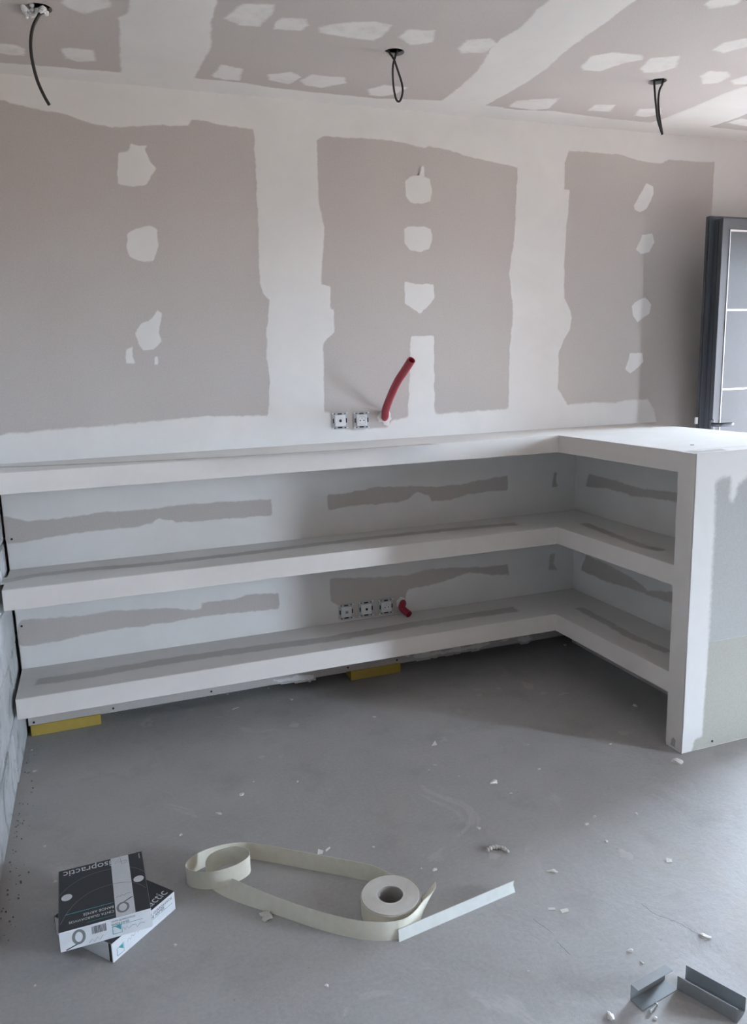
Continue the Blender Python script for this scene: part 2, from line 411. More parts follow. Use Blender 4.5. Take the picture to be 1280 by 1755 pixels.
# ---- filler in the two open bays of the back wall (bare strips stay)
bayU = [halve([(10,170),(40,175),(90,185),(200,178),(300,165),(345,155),(430,150),(520,145),(620,130),(740,122),(860,115),(920,110),(930,110),(932,168),(880,170),(780,178),(660,188),(600,190),(590,183),(540,178),(520,195),(470,205),(370,215),(280,225),(180,240),(90,258),(25,265),(15,240)],0,800),
 [(561,847),(600,845),(640,835),(690,833),(740,834),(790,830),(815,825),(850,818),(870,815),(870,840),(840,842),(805,847),(770,857),(740,859),(735,850),(715,843),(700,855),(680,861),(640,864),(600,867),(562,875)],
 [(949,809),(954,810),(952,825),(957,834),(947,834)]]
bayL = [halve([(60,545),(75,525),(90,523),(200,517),(300,508),(370,495),(480,488),(560,484),(640,488),(690,490),(692,465),(740,458),(800,455),(840,440),(900,435),(955,432),(958,488),(880,492),(820,500),(730,508),(650,520),(600,530),(550,538),(470,548),(370,560),(280,580),(190,600),(80,615),(62,610)],0,800),
 [(565,992),(600,990),(640,990),(690,986),(740,975),(790,972),(830,972),(870,967),(872,985),(840,985),(805,981),(785,987),(750,1000),(700,1010),(692,1030),(690,1050),(640,1056),(582,1064),(580,1040),(567,1030)],
 [(942,950),(951,949),(949,965),(956,977),(940,977)]]
skim('bay_filler', wall_back, FW, (.008, XI+DP, ZM, ZC-TC), M['mix'], holes=[inv_wall(s) for s in bayU], feather=.005, jag=.0018)
skim('bay_filler', wall_back, FW, (.008, XI+DP, ZL, ZM-TM), M['mix'], holes=[inv_wall(s) for s in bayL], feather=.005, jag=.0018)
# dabs squeezed out at the foot of the lining
foot = [inv_wall([(470,1166),(500,1160),(520,1158),(538,1156),(538,1163),(522,1166),(505,1164),(480,1170)]), inv_wall([(690,1124),(740,1118),(800,1108),(905,1090),(912,1095),(895,1100),(880,1094),(800,1114),(720,1128)])]
for w in foot: skim('filler_dab', wall_back, FW, bounds(w, .02), M['mix'], outer=w, cell=.006, jag=.004)

# ---- ceiling filler
FC = ((1, 0, 0), (0, 1, 0), (0, 0, -1), (0, 0, HC))
C1 = [(-140,96),(0,107),(100,115),(207,124),(204,30),(220,22),(222,0),(224,-60),(-140,-60)]
C2 = [(372,-70),(372,0),(367,20),(361,40),(362,80),(345,110),(332,134),(360,136),(415,141),(465,150),(530,157),(640,168),(757,172),(790,147),(815,125),(832,100),(840,82),(855,67),(885,52),(905,35),(920,17),(940,0),(985,-70)]
C3 = [(832,180),(860,165),(900,142),(940,115),(960,95),(985,75),(1010,57),(1040,37),(1065,17),(1090,0),(1150,-70),(1700,-70),(1500,60),(1280,146),(1240,160),(1190,182),(1140,202),(1115,210),(1050,204),(990,196),(940,189),(880,186)]
C4 = [(1215,217),(1250,207),(1300,186),(1600,60),(1700,200),(1500,236),(1300,226)]
CH = [inv_flat(c_, HC) for c_ in (C1, C2, C3, C4)]
ymin = -1.65
skim('wall_joint_filler', ceiling, FC, (.0, XR, -.26, -.001), M['mix'], holes=CH, feather=.007)
xs = [.0, .55, 1.3, 2.1, 3.3, XR]
skim('ceiling_joint_filler', ceiling, FC, (.5, 1.15, ymin, -.26), M['mix'], holes=CH, feather=.007)
skim('ceiling_joint_filler', ceiling, FC, (1.55, 2.4, ymin, -.26), M['mix'], holes=CH, feather=.007)
skim('ceiling_joint_filler', ceiling, FC, (2.7, 4.2, ymin, -.26), M['mix'], holes=CH, feather=.007)
cspots = [
 halve([(225,-8),(375,-8),(375,25),(330,35),(290,48),(240,30),(210,8)],0,0), halve([(-20,150),(0,148),(50,152),(85,168),(80,190),(30,188),(-20,178)],0,0),
 halve([(210,165),(240,163),(320,172),(328,208),(270,212),(225,200)],0,0), halve([(765,62),(795,40),(830,12),(940,15),(938,40),(890,90),(820,85)],0,0),
 halve([(938,80),(970,60),(1050,65),(1058,88),(1030,105),(940,98)],0,0), [(545,46),(575,40),(640,36),(672,43),(655,62),(640,69),(590,63),(550,56)],
 halve([(725,258),(760,222),(832,235),(820,275),(770,272),(735,265)],0,0), halve([(918,255),(1000,245),(1035,265),(990,288),(925,275)],0,0),
 halve([(1030,275),(1070,255),(1180,265),(1185,285),(1100,300),(1045,292)],0,0),
 halve([(85,125),(120,100),(210,105),(205,145),(130,153)],640,0), halve([(290,165),(320,135),(400,132),(430,150),(380,178),(300,182)],640,0),
 halve([(-20,305),(40,290),(115,300),(80,320),(30,330),(-15,325)],640,0), halve([(710,225),(750,190),(820,178),(920,188),(925,203),(860,215),(780,243),(720,240)],640,0),
 halve([(915,235),(950,198),(1050,190),(1035,230),(980,248),(925,248)],640,0), halve([(1165,170),(1200,145),(1280,130),(1310,140),(1280,160),(1200,180)],640,0),
 halve([(1122,260),(1150,243),(1215,245),(1225,262),(1180,283),(1128,287)],640,0), halve([(1225,275),(1280,258),(1300,270),(1280,288),(1235,288)],640,0),
 halve([(1135,15),(1150,0),(1280,-15),(1240,15),(1150,28)],640,0), halve([(465,365),(490,343),(640,335),(600,372),(540,375)],640,0),
 halve([(735,378),(760,358),(830,358),(810,382)],640,0), halve([(895,395),(910,372),(980,370),(985,390),(930,400)],640,0), halve([(1210,420),(1260,405),(1320,415),(1280,432)],640,0)]
for i_, s in enumerate(cspots):
    w = inv_flat(s, HC); skim('screw_filler_patch', ceiling, FC, bounds(w, .03), M['mix_thin'], outer=w, cell=.008, jag=.002, feather=.009, base=.0004+.00004*i_, thick=.0004)

# ------------------------------------------------------------------ built-in shelving
unit = tag(empty('shelving_unit', (XI/2, -D/2, 0)), 'white L-shaped built-in plasterboard shelving with counter along back wall', 'shelving')
def under(o, parent=unit):
    o.parent = parent; o.matrix_parent_inverse = Matrix.Translation(-Vector(parent.location)) if parent is unit else Matrix.Identity(4); return o
bpy.context.view_layer.update()
def Lslab(name, x1, yend, z1, t):
    bm = bmesh.new()
    prism(bm, [(.007, -.0008), (x1, -.0008), (x1, yend), (XI, yend), (XI, -D), (.007, -D)], z1-t, z1)
    bmesh.ops.bevel(bm, geom=[e for e in bm.edges], offset=.0018, segments=1, affect='EDGES')
    return under(from_bm(bm, name, M['plaster']))
counter = Lslab('countertop', XO, -L+WP, ZC, TC)
shelf1 = Lslab('shelf', XI+DP+.01, -L+WP, ZM, TM)
shelf2 = Lslab('shelf', XI+DP+.01, -L+WP, ZL, TL)
end = under(box('end_panel', (XI, -L, 0), (XO, -L+WP, ZC-.0005), M['plaster'], None, .0018, 1))
rear = under(box('rear_panel', (XI+DP, -L+WP, .0), (XO-.005, -.002, ZC-TC), M['paper']))
FS = ((0, 1, 0), (0, 0, 1), (-1, 0, 0), (XI+DP, 0, 0))
rU = inv_side([(1009,812),(1040,820),(1065,827),(1090,835),(1120,840),(1172,845),(1172,862),(1120,854),(1080,849),(1055,841),(1030,836),(1004,834)], XI+DP)
rL = inv_side([(1005,951),(1040,967),(1075,985),(1100,1002),(1110,1012),(1160,1014),(1160,1036),(1110,1020),(1080,1008),(1040,997),(995,977)], XI+DP)
def sub(o, par):
    if o: o.parent = par; o.matrix_parent_inverse = (par.matrix_parent_inverse.inverted() @ Matrix.Translation(-Vector(unit.location)) ) if False else Matrix.Identity(4)
    return o
def skim_on(par, name, *a, **k):
    o = skim(name, None, *a, **k)
    if o: o.parent = par
    return o
skim_on(rear, 'bay_filler', FS, (-L+WP+.001, -.001, ZM, ZC-TC), M['mix'], holes=[rU], feather=.006, jag=.0018)
skim_on(rear, 'bay_filler', FS, (-L+WP+.001, -.001, ZL, ZM-TM), M['mix'], holes=[rL], feather=.006, jag=.0018)
# end panel: pale board above, beige-green board below, filler along its edges
FE = ((1, 0, 0), (0, 0, 1), (0, -1, 0), (0, -L, 0))
bm = bmesh.new(); bbox(bm, (XI+.03, -L-.0012, .425), (XO-.001, -L+.002, ZC-.03)); o = from_bm(bm, 'upper_board', M['end_paper']); o.parent = end
bm = bmesh.new(); bbox(bm, (XI+.03, -L-.0012, .004), (XO-.001, -L+.002, .4235)); o = from_bm(bm, 'lower_board', M['end_green']); o.parent = end
FE2 = ((1, 0, 0), (0, 0, 1), (0, -1, 0), (0, -L-.0012, 0))
bare = inv_wall([(1226,826),(1238,819),(1250,817),(1252,826),(1250,856),(1256,862),(1261,846),(1264,832),(1276,820),(1290,815),(1900,780),(1900,1300),(1183,1300),(1185,1286),(1190,1268),(1203,1261),(1207,1200),(1214,1100),(1219,1000),(1224,900)], -L-.0012)
skim_on(end, 'edge_filler', FE2, (XI+.001, XO-.001, .425, ZC-.001), M['end_mix'], holes=[bare], feather=.014, jag=.0012)
skim_on(end, 'edge_filler', FE2, (XI+.001, XO-.001, .003, .425), M['end_mix_green'], holes=[bare], feather=.008, jag=.0012)
# paper edge tape bedded on the front edges
def edge_tape(par, a, b_): o = box('edge_tape', a, b_, M['edge_tape']); o.parent = par
for par, z1, t in ((counter, ZC, TC), (shelf1, ZM, TM), (shelf2, ZL, TL)):
    edge_tape(par, (.008, -D-.0007, z1-t+.001), (XI-.0007, -D+.001, z1-.001))
    edge_tape(par, (XI-.0007, -L+WP, z1-t+.001), (XI+.001, -D-.0007, z1-.001))
edge_tape(end, (XI-.0007, -L+.0015, .012), (XI+.001, -L+WP, ZC-.001))
# bare strips left on the shelf tops
def strip(par, z, pts_mid, wid, name='bare_strip'):
    up, dn = [], []
    for i, (x, y) in enumerate(pts_mid):
        (xa, ya), (xb, yb) = pts_mid[max(i-1, 0)], pts_mid[min(i+1, len(pts_mid)-1)]
        l_ = math.hypot(xb-xa, yb-ya); nx, ny = -(yb-ya)/l_, (xb-xa)/l_
        up.append((x+nx*wid/2, y+ny*wid/2)); dn.append((x-nx*wid/2, y-ny*wid/2))
    w = up+dn[::-1]
    skim_on(par, name, ((1, 0, 0), (0, 1, 0), (0, 0, 1), (0, 0, z)), bounds(w, .02), M['bare_mix'], outer=w, feather=.010, jag=.003, thick=.0003)
def strip2(par, z, pxs, wid, sc=1): strip(par, z, [(px(a, b_, 2, z).x, px(a, b_, 2, z).y) for a, b_ in pxs], wid)
strip2(counter, ZC, [(-60,802.5),(60,799),(200,793),(400,783),(600,771),(740,761)], .035)
strip2(shelf1, ZM, [(-2,998),(60,986),(150,976),(250,968),(400,951),(560,931),(700,915),(800,905),(885,898)], .055)
strip2(shelf1, ZM, [(1000,897),(1050,917),(1100,936),(1135,944)], .045)
strip2(shelf2, ZL, [(62,1169),(130,1160),(200,1148),(300,1131),(450,1110),(560,1096),(700,1072),(800,1056),(885,1044)], .07)
strip2(shelf2, ZL, [(992,1042),(1030,1062),(1080,1090),(1146,1118)], .045)
w = inv_flat([(1170,773.5),(1191,777),(1215,774.5),(1246,772),(1236,769.5),(1205,772)], ZC)
skim_on(counter, 'bare_edge', ((1, 0, 0), (0, 1, 0), (0, 0, 1), (0, 0, ZC)), bounds(w, .01), M['bare_mix'], outer=w, feather=.005, jag=.002, cell=.006, thick=.0003)
# chip at the foot of the post, screw heads
bm = bmesh.new(); prism(bm, [(0, 0), (.022, 0), (.024, .03), (.012, .036), (.004, .026)], 0, .001)
o = from_bm(bm, 'chipped_corner', M['end_paper']); o.parent = end
o.matrix_local = Matrix.Translation((XI-.0010, -L+.055, .012)) @ Matrix.Rotation(-math.pi/2, 4, 'Z') @ Matrix.Rotation(math.pi/2, 4, 'X')
# children above were modelled in world coordinates: bring them under the unit's origin
bpy.context.view_layer.update()
def screw_dot(par, p, n, r=.0045, mat='black'):
    bm = bmesh.new(); cyl(bm, (0, 0, 0), r, .002, 2, 12)
    o = from_bm(bm, 'screw_head', M[mat]); o.parent = par
    o.location = Vector(p)+Vector(n)*.0012; o.rotation_euler = Vector(n).to_track_quat('Z', 'Y').to_euler()
    return o
for a, b_ in [(58,1238),(194,1214),(362,1185),(596,1144),(680,1131),(20,924),(37,1073)]:
    screw_dot(wall_back, px(a, b_, 1, 0), (0, -1, 0))
screw_dot(end, px(1220, 1270, 1, -L-.001), (0, -1, 0))
screw_dot(counter, px(1186, 763, 2, ZC), (0, 0, 1), .007, 'print_grey')

# spacers under the lining
def spacer(name, x0, x1, z1, mat, label):
    bm = bmesh.new(); bbox(bm, (x0, -.004, 0), (x1, .075, z1), .002, 1)
    o = from_bm(bm, name, M[mat]); tag(o, label, 'wood block', 'wood packers under the plasterboard'); return o
spacer('wood_packer', .012, .284, .0468, 'yellow', 'bright yellow wood packer under the wall lining beside block wall')
spacer('wood_packer', 1.402, 1.655, .0468, 'yellow', 'dull yellow wood packer under the wall lining below the three sockets')

# ------------------------------------------------------------------ sockets
def socket(a, b_, kind, label):
    p = px(a, b_, 1, -.002); root = tag(empty('wall_socket', (p.x, -.0018, p.z)), label, 'socket', 'bare socket mechanisms in the back wall')
    bm = bmesh.new()
    o_, i_ = .037, .0245
    pts = [(-o_+.008, -o_), (o_-.008, -o_), (o_, -o_+.008), (o_, o_-.008), (o_-.008, o_), (-o_+.008, o_), (-o_, o_-.008), (-o_, -o_+.008)]
    lo = [bm.verts.new((x, 0, z)) for x, z in pts]; hi = [bm.verts.new((x*.97, -.004, z*.97)) for x, z in pts]
    bm.faces.new(lo); bm.faces.new(hi)
    for i in range(8): bm.faces.new((lo[i], lo[(i+1) % 8], hi[(i+1) % 8], hi[i]))
    fr = from_bm(bm, 'mounting_frame', M['grey_plastic'], root)
    for sx, sz, wx, wz in ((0, .0300, .010, .0028), (0, -.0300, .010, .0028), (.0300, 0, .0026, .010), (-.0300, 0, .0026, .010)):
        bm = bmesh.new(); bbox(bm, (sx-wx, -.0052, sz-wz), (sx+wx, -.003, sz+wz)); from_bm(bm, 'slot', M['black'], fr)
    for sx in (-1, 1):
        for sz in (-1, 1):
            bm = bmesh.new(); bbox(bm, (sx*.033-.004, -.007, sz*.033-.003), (sx*.033+.004, -.003, sz*.033+.003), .001, 1); from_bm(bm, 'clip_tab', M['white_plastic'], fr)
            bm = bmesh.new(); bbox(bm, (sx*.024-.003, -.0055, sz*.031-.002), (sx*.024+.003, -.003, sz*.031+.002)); from_bm(bm, 'notch', M['print_dark'], fr)
    bm = bmesh.new(); bbox(bm, (-i_, -.012, -i_), (i_, -.002, i_), .0025, 2); fp = from_bm(bm, 'face_plate', M['white_plastic'], root)
    def dot(x, z, r, mat='black', name='contact_hole', t=.0016):
        bm = bmesh.new(); cyl(bm, (x, -.012, z), r, t, 1, 16); return from_bm(bm, name, M[mat], fp)
    if kind == 'coax': dot(0, 0, .0062, name='coaxial_socket')
    elif kind == 'power':
        bm = bmesh.new(); path = [(.0185*math.cos(t_), -.0124, .0185*math.sin(t_)) for t_ in [2*math.pi*k/24 for k in range(25)]]
        tube(bm, path, .0008, 5, False); from_bm(bm, 'socket_rim', M['grey_plastic'], fp)
        dot(-.0085, -.001, .0027); dot(.0085, -.001, .0027); dot(0, .0095, .0026, 'zinc', 'earth_pin', .005)
    else:
        bm = bmesh.new(); bbox(bm, (-.008, -.0128, -.007), (.008, -.011, .006)); from_bm(bm, 'data_jack', M['grey_plastic'], fp)
        bm = bmesh.new(); bbox(bm, (-.005, -.0132, -.004), (.005, -.0125, .003)); from_bm(bm, 'jack_opening', M['print_grey'], fp)
socket(582, 721, 'coax', 'white coaxial socket with one dark centre hole above the counter')
socket(619, 720, 'power', 'white power socket with round rim above counter beside tall red conduit')
socket(593, 1048, 'data', 'white data socket above the bottom shelf, farthest from short red conduit')
socket(627, 1043, 'coax', 'white coaxial socket with dark centre hole in lower bay')
socket(661, 1039, 'power', 'white power socket in lower bay beside short red conduit')

# ------------------------------------------------------------------ red conduits
def conduit(pts, r, label, n=40):
    path = catmull(pts, n)
    bm = bmesh.new()
    # even spacing
    acc = [0.0]
    for i in range(1, len(path)): acc.append(acc[-1]+(path[i]-path[i-1]).length)
    step = .0016; m_ = int(acc[-1]/step); out = []; j = 0
    for k in range(m_+1):
        s = k*step
        while j < len(acc)-2 and acc[j+1] < s: j += 1
        t = (s-acc[j])/max(1e-9, acc[j+1]-acc[j]); out.append(path[j].lerp(path[j+1], t))
    o1 = tube(bm, out, lambda i: r*(1+.016*math.sin(i*math.pi/1.5)), 20, False)
    o2 = tube(bm, out, lambda i: r*.86, 20, False)
    for A, B in ((o1[-1], o2[-1]), (o1[0], o2[0])):
        for k in range(20): bm.faces.new((A[k], A[(k+1) % 20], B[(k+1) % 20], B[k]))
    o = from_bm(bm, 'red_conduit', M['red'], None, True)
    return tag(o, label, 'conduit')
b0 = px(659, 715, 1, 0)
tip = px(705, 617, 1, -.29)
mid0 = px(661, 702, 1, -.035); mid1 = px(668.6, 681, 1, -.10); mid2 = px(680.6, 655, 1, -.18); mid3 = px(692.8, 636, 1, -.235)
conduit([b0+Vector((-.004, .06, -.02)), b0, mid0, mid1, mid2, mid3, tip], .0172, 'long red conduit sticking up from the wall above the counter')
c0 = px(690, 1033, 1, 0)
conduit([c0+Vector((0, .06, .01)), c0, px(689, 1042, 1, -.035), px(701, 1053, 1, -.085)], .0165, 'short red conduit stub bending down onto the bottom shelf')
# torn plaster around the conduits
rr = random.Random(3)
def ragged(cx, cz, r0, r1, n=18): return [(cx+(r0+rr.random()*(r1-r0))*math.cos(2*math.pi*k/n), cz+(r0+rr.random()*(r1-r0))*math.sin(2*math.pi*k/n)) for k in range(n)]
for c_, r0 in ((b0, .026), (c0, .022)):
    w = ragged(c_.x, c_.z, r0, r0+.018)
    skim('conduit_filler', wall_back, FW, bounds(w, .015), M['plaster'], outer=w, cell=.003, jag=.003, thick=.002, base=.0014, hard=True)

# ------------------------------------------------------------------ cables from the ceiling
def cable(paths, y, r, label):
    root = None
    bm = bmesh.new()
    for pts in paths:
        pp = [px(a, b_, 1, y+(dy if True else 0)) for a, b_, dy in pts]
        pp[0].z = max(pp[0].z, HC+.004)
        pp = [pp[0]+Vector((0, 0, .08))] + pp
        tube(bm, catmull(pp, 10), r, 8)
    o = from_bm(bm, 'electrical_cable', M['cable'], None, True)
    return tag(o, label, 'cable', 'cables hanging from the ceiling')
cable([[(75,15,0),(66,27,0),(56,48,0),(52.5,75,0),(55.5,105,0),(64,138,0),(75,163,0),(84.5,180,0)]], -.567, .0048, 'single curved black cable end hanging beside white fluff on ceiling')
cable([[(666,84,0),(672,97,.004),(676,104,.006),(682,122,.006),(688,141,.003),(690,156,0),(687,170,0),(682.5,174,0),(678,168,0),(674.5,150,0),(673,130,0),(673.5,112,-.004),(677,98,-.004),(681,86,0)]], -.552, .0038, 'black cable hanging in a closed loop from the ceiling')
cable([[(1121,140,0),(1122,158,0),(1124,180,0),(1127,205,0),(1135,231,0)], [(1136,139,0),(1130,155,.004),(1128,175,.004),(1130,200,.004),(1135,230,0)]], -.569, .0042, 'pair of black cables hanging with joined tips from the ceiling')
# white fluff by the first hole
bm = bmesh.new(); rr = random.Random(8)
for k in range(34):
    p_ = px(rr.uniform(38, 80), rr.uniform(8, 27), 2, HC-.004)
    g = bmesh.ops.create_icosphere(bm, subdivisions=1, radius=rr.uniform(.004, .010), matrix=Matrix.Translation(p_+Vector((0, 0, rr.uniform(-.004, .004)))))
o = from_bm(bm, 'insulation_fluff', M['fluff'], None, True); tag(o, 'white insulation fluff pushed out beside a ceiling lamp hole', 'insulation', None, 'stuff')

# ------------------------------------------------------------------ entrance door, hinged on the right wall and standing open
LX0, LX1, LY0, LY1, LZ0, LZ1 = 3.201, XR-.005, -.300, -.248, .012, 2.089
door = struct(empty('door_1', (XR-.01, -.25, 0)), 'open anthracite entrance door with pale inlay lines and lever handle', 'door')
def dpart(name, a, b_, mat, parent=door, bev=.002):
    o3 = Vector((XR-.01, -.25, 0))
    bm = bmesh.new(); bbox(bm, tuple(Vector(a)-o3), tuple(Vector(b_)-o3), bev, 2)
    return from_bm(bm, name, M[mat], parent)
leaf = dpart('door_leaf', (LX0, LY0, LZ0), (LX1, LY1, LZ1), 'anthracite', bev=.003)
fl_ = dpart('rebate_flange', (LX0-.028, LY1-.0005, LZ0), (LX1, LY1+.026, LZ1+.016), 'anthracite')
dpart('seal_groove', (LX0-.0296, LY1+.004, LZ0+.01), (LX0-.0276, LY1+.010, LZ1), 'black', fl_, 0)
dpart('seal_groove', (LX0-.0008, LY0+.022, LZ0+.01), (LX0+.0008, LY0+.026, LZ1-.01), 'black', leaf, 0)
FY = LY0-.0012
dpart('leaf_face', (LX0+.001, FY, LZ0+.002), (LX1-.001, LY0+.001, LZ1-.002), 'anthracite', leaf, 0)
gx = 3.2455
hz = [2.033, 1.672, 1.298, .92, .55, .16]
for i in range(len(hz)-1):
    dpart('door_panel', (gx+.005, FY-.0015, hz[i+1]+.005), (LX1-.055, FY+.0005, hz[i]-.005), 'anthracite', leaf, 0)
for z_ in hz: dpart('inlay_strip', (gx, FY-.0022, z_-.0042), (LX1-.05, FY+.0005, z_+.0042), 'steel', leaf, 0)
for x_ in (gx, LX1-.055): dpart('inlay_strip', (x_, FY-.0021, hz[-1]), (x_+.0042, FY+.0005, hz[0]), 'steel', leaf, 0)
hv = px(1226, 728, 1, -.33)-Vector((XR-.01, -.25, 0)); hx = hv.x; hh = hv.z; hy = FY+.25
bm = bmesh.new(); bbox(bm, (hx-.013, hy-.010, hh-.14), (hx+.013, hy+.001, hh+.024), .005, 2); hp = from_bm(bm, 'handle_plate', M['handle'], leaf)
bm = bmesh.new(); tube(bm, catmull([(hx, hy, hh), (hx, hy-.034, hh), (hx+.010, hy-.046, hh), (hx+.03, hy-.05, hh), (hx+.070, hy-.05, hh), (hx+.085, hy-.047, hh)], 6), .0095, 10); from_bm(bm, 'lever', M['handle'], hp, True)
kp = px(1194, 721, 1, LY1+.012)
bm = bmesh.new(); bbox(bm, (LX0-.040-XR+.01, .012, kp.z-.016), (LX0-.0275-XR+.01, .024, kp.z+.016), .001, 1); from_bm(bm, 'latch_bolt', M['white_plastic'], fl_)

# ------------------------------------------------------------------ tape cartons
def text_mesh(body, size, depth=.0001):
    cu = bpy.data.curves.new('lettering', 'FONT'); cu.body = body; cu.size = size; cu.extrude = depth; cu.resolution_u = 3
    o = bpy.data.objects.new('lettering', cu); col.objects.link(o)
    dg = bpy.context.evaluated_depsgraph_get(); me = bpy.data.meshes.new_from_object(o.evaluated_get(dg))
    bpy.data.objects.remove(o); bpy.data.curves.remove(cu); me.name = 'lettering'
    return me
def put(o, parent, o3, ex, ey):
    """place a flat thing modelled in xy on the face with axes ex, ey at o3"""
    ex, ey = Vector(ex).normalized(), Vector(ey).normalized(); n = ex.cross(ey)
    o.parent = parent; o.matrix_local = Matrix.Translation(Vector(o3)) @ Matrix((ex, ey, n)).transposed().to_4x4()
def letter(body, width, parent, o3, ex, ey, mat, hscale=1.0):
    me = text_mesh(body, .02); xs_ = [v.co.x for v in me.vertices]; k = width/(max(xs_)-min(xs_)); mn = min(xs_)
    for v in me.vertices: v.co.x = (v.co.x-mn)*k; v.co.y *= k*hscale
    me.materials.clear(); o = link('lettering', me, M[mat]); put(o, parent, o3, ex, ey); return o
def flat(name, poly, parent, o3, ex, ey, mat, t=.0002):
    bm = bmesh.new(); prism(bm, poly, 0, t); o = from_bm(bm, name, M[mat]); put(o, parent, o3, ex, ey); return o
def rectp(a, b_, c_, d): return [(a, b_), (c_, b_), (c_, d), (a, d)]
def stroke(name, pts, wid, parent, o3, ex, ey, mat):
    pts = [Vector((*p_, 0)) for p_ in pts]; bm = bmesh.new(); prev = None
    for i, p_ in enumerate(pts):
        t = (pts[min(i+1, len(pts)-1)]-pts[max(i-1, 0)]).normalized(); n = Vector((-t.y, t.x, 0))*wid/2
        cur = (bm.verts.new(p_+n), bm.verts.new(p_-n))
        if prev: bm.faces.new((prev[0], prev[1], cur[1], cur[0]))
        prev = cur
    o = from_bm(bm, name, M[mat]); put(o, parent, o3, ex, ey); return o
def carton(loc, rz, w, d, h, label, flip):
    root = tag(empty('tape_carton', loc, rz), label, 'box', 'two tape cartons stacked on the floor')
    bm = bmesh.new(); bbox(bm, (0, 0, 0), (w, d, h), .0012, 1); body = from_bm(bm, 'carton_body', M['carton_white'], root)
    # dark printed lid and dark sides
    zt = h+.0003
    bm = bmesh.new(); bbox(bm, (.0008, .0008, h-.0004), (w-.0008, d-.0008, h+.0003)); top = from_bm(bm, 'printed_lid', M['carton_black'], root)
    for a, b_ in (((-.0004, .003, .002), (.0004, d-.0005, h-.0005)), ((w-.0004, .003, .002), (w+.0004, d-.0005, h-.0005)), ((0, d-.0004, .002), (w, d+.0004, h-.0005))):
        bm = bmesh.new(); bbox(bm, a, b_); from_bm(bm, 'printed_side', M['carton_black'], root)
    T = (0, 0, zt+.0001); ex, ey = (1, 0, 0), (0, 1, 0)
    if flip:
        flat('white_stripe', rectp(.615*w, .001, .83*w, d-.001), top, (0, 0, zt), ex, ey, 'print_white')
        letter('isopractic', .56*w, top, (.612*w, .965*d, zt+.0002), (-1, 0, 0), (0, -1, 0), 'print_white', 1.15)
        letter('CINTA GUARDAVIVOS', .49*w, top, (.60*w, .115*d, zt+.0002), (-1, 0, 0), (0, -1, 0), 'print_white', 1.2).location.y = .125*d
        letter('BANDE ARMÉE', .335*w, top, (.60*w, .195*d, zt+.0002), (-1, 0, 0), (0, -1, 0), 'print_white', 1.2)
        flat('turquoise_line', rectp(.07*w, .238*d, .60*w, .246*d), top, (0, 0, zt), ex, ey, 'teal')
        flat('turquoise_line', rectp(.30*w, .045*d, .60*w, .049*d), top, (0, 0, zt), ex, ey, 'teal')
        for cx_, cy_ in ((.09*w, .515*d), (.915*w, .52*d)):
            flat('white_disc', [(cx_+.0135*math.cos(2*math.pi*k/24), cy_+.0135*math.sin(2*math.pi*k/24)) for k in range(24)], top, (0, 0, zt+.0001), ex, ey, 'print_white')
        def arc(pts, mat): stroke('curved_line', [(p_.x, p_.y) for p_ in catmull([(a*w, b_*d, 0) for a, b_ in pts], 6)], .0011, top, (0, 0, zt+.0003), ex, ey, mat)
        arc([(.005, .57), (.13, .70), (.28, .78), (.45, .815), (.615, .815)], 'print_grey'); arc([(.83, .765), (.92, .70), (.99, .62)], 'print_grey')
        arc([(.02, .12), (.10, .28), (.22, .42), (.40, .52), (.615, .545)], 'print_grey'); arc([(.615, .545), (.72, .53), (.83, .495)], 'print_dark'); arc([(.83, .495), (.92, .42), (.985, .33)], 'print_grey')
        # drawn roll and scribbles on the stripe
        c2 = (.70*w, .13*d)
        ring = [(c2[0]+.013*math.cos(t_), c2[1]+.018*math.sin(t_)) for t_ in [2*math.pi*k/20 for k in range(21)]]
        stroke('roll_drawing', ring, .006, top, (0, 0, zt+.0003), ex, ey, 'print_grey')
        stroke('roll_drawing', [(c2[0]+.003, c2[1]+.019), (c2[0]+.022, c2[1]+.031), (c2[0]+.026, c2[1]+.032)], .003, top, (0, 0, zt+.0003), ex, ey, 'print_dark')
        stroke('pen_scribble', [(.64*w, .30*d), (.66*w, .325*d), (.68*w, .305*d), (.70*w, .33*d), (.73*w, .31*d), (.76*w, .335*d), (.80*w, .325*d)], .0012, top, (0, 0, zt+.0003), ex, ey, 'print_dark')
        stroke('pen_scribble', [(.66*w, .88*d), (.73*w, .985*d), (.74*w, .86*d), (.80*w, .865*d)], .0011, top, (0, 0, zt+.0003), ex, ey, 'print_grey')
        stroke('pen_scribble', [(.70*w, .90*d), (.79*w, .91*d), (.81*w, .88*d)], .0011, top, (0, 0, zt+.0003), ex, ey, 'print_grey')
        letter('isopractic', .09*d, top, (.955*w, .97*d, zt+.0002), (0, -1, 0), (1, 0, 0), 'print_white')
    else:
        letter('isopractic', .60*w, top, (.34*w, .05*d, zt+.0002), ex, ey, 'print_white', 1.15)
    # front face: white with print
    F = lambda a, b_: (a*w, -.0003, b_*h); fx, fz = (1, 0, 0), (0, 0, 1)
    if flip:
        letter('CINTA GUARDAVIVOS', .26*w, body, F(.56, .80), fx, fz, 'print_dark', 1.25); letter('BANDE ARMÉE', .19*w, body, F(.56, .635), fx, fz, 'print_dark', 1.25)
        flat('turquoise_line', rectp(.56*w, .585*h, .90*w, .605*h), body, (0, -.0001, 0), fx, fz, 'teal')
        ring = [(.205*w+.0125*math.cos(t_), .56*h+.0175*math.sin(t_)) for t_ in [2*math.pi*k/24 for k in range(25)]]
        stroke('roll_drawing', ring, .007, body, (0, -.0003, 0), fx, fz, 'print_grey')
        stroke('roll_drawing', [(.06*w, .06*h), (.14*w, .16*h), (.20*w, .24*h)], .003, body, (0, -.0003, 0), fx, fz, 'print_dark')
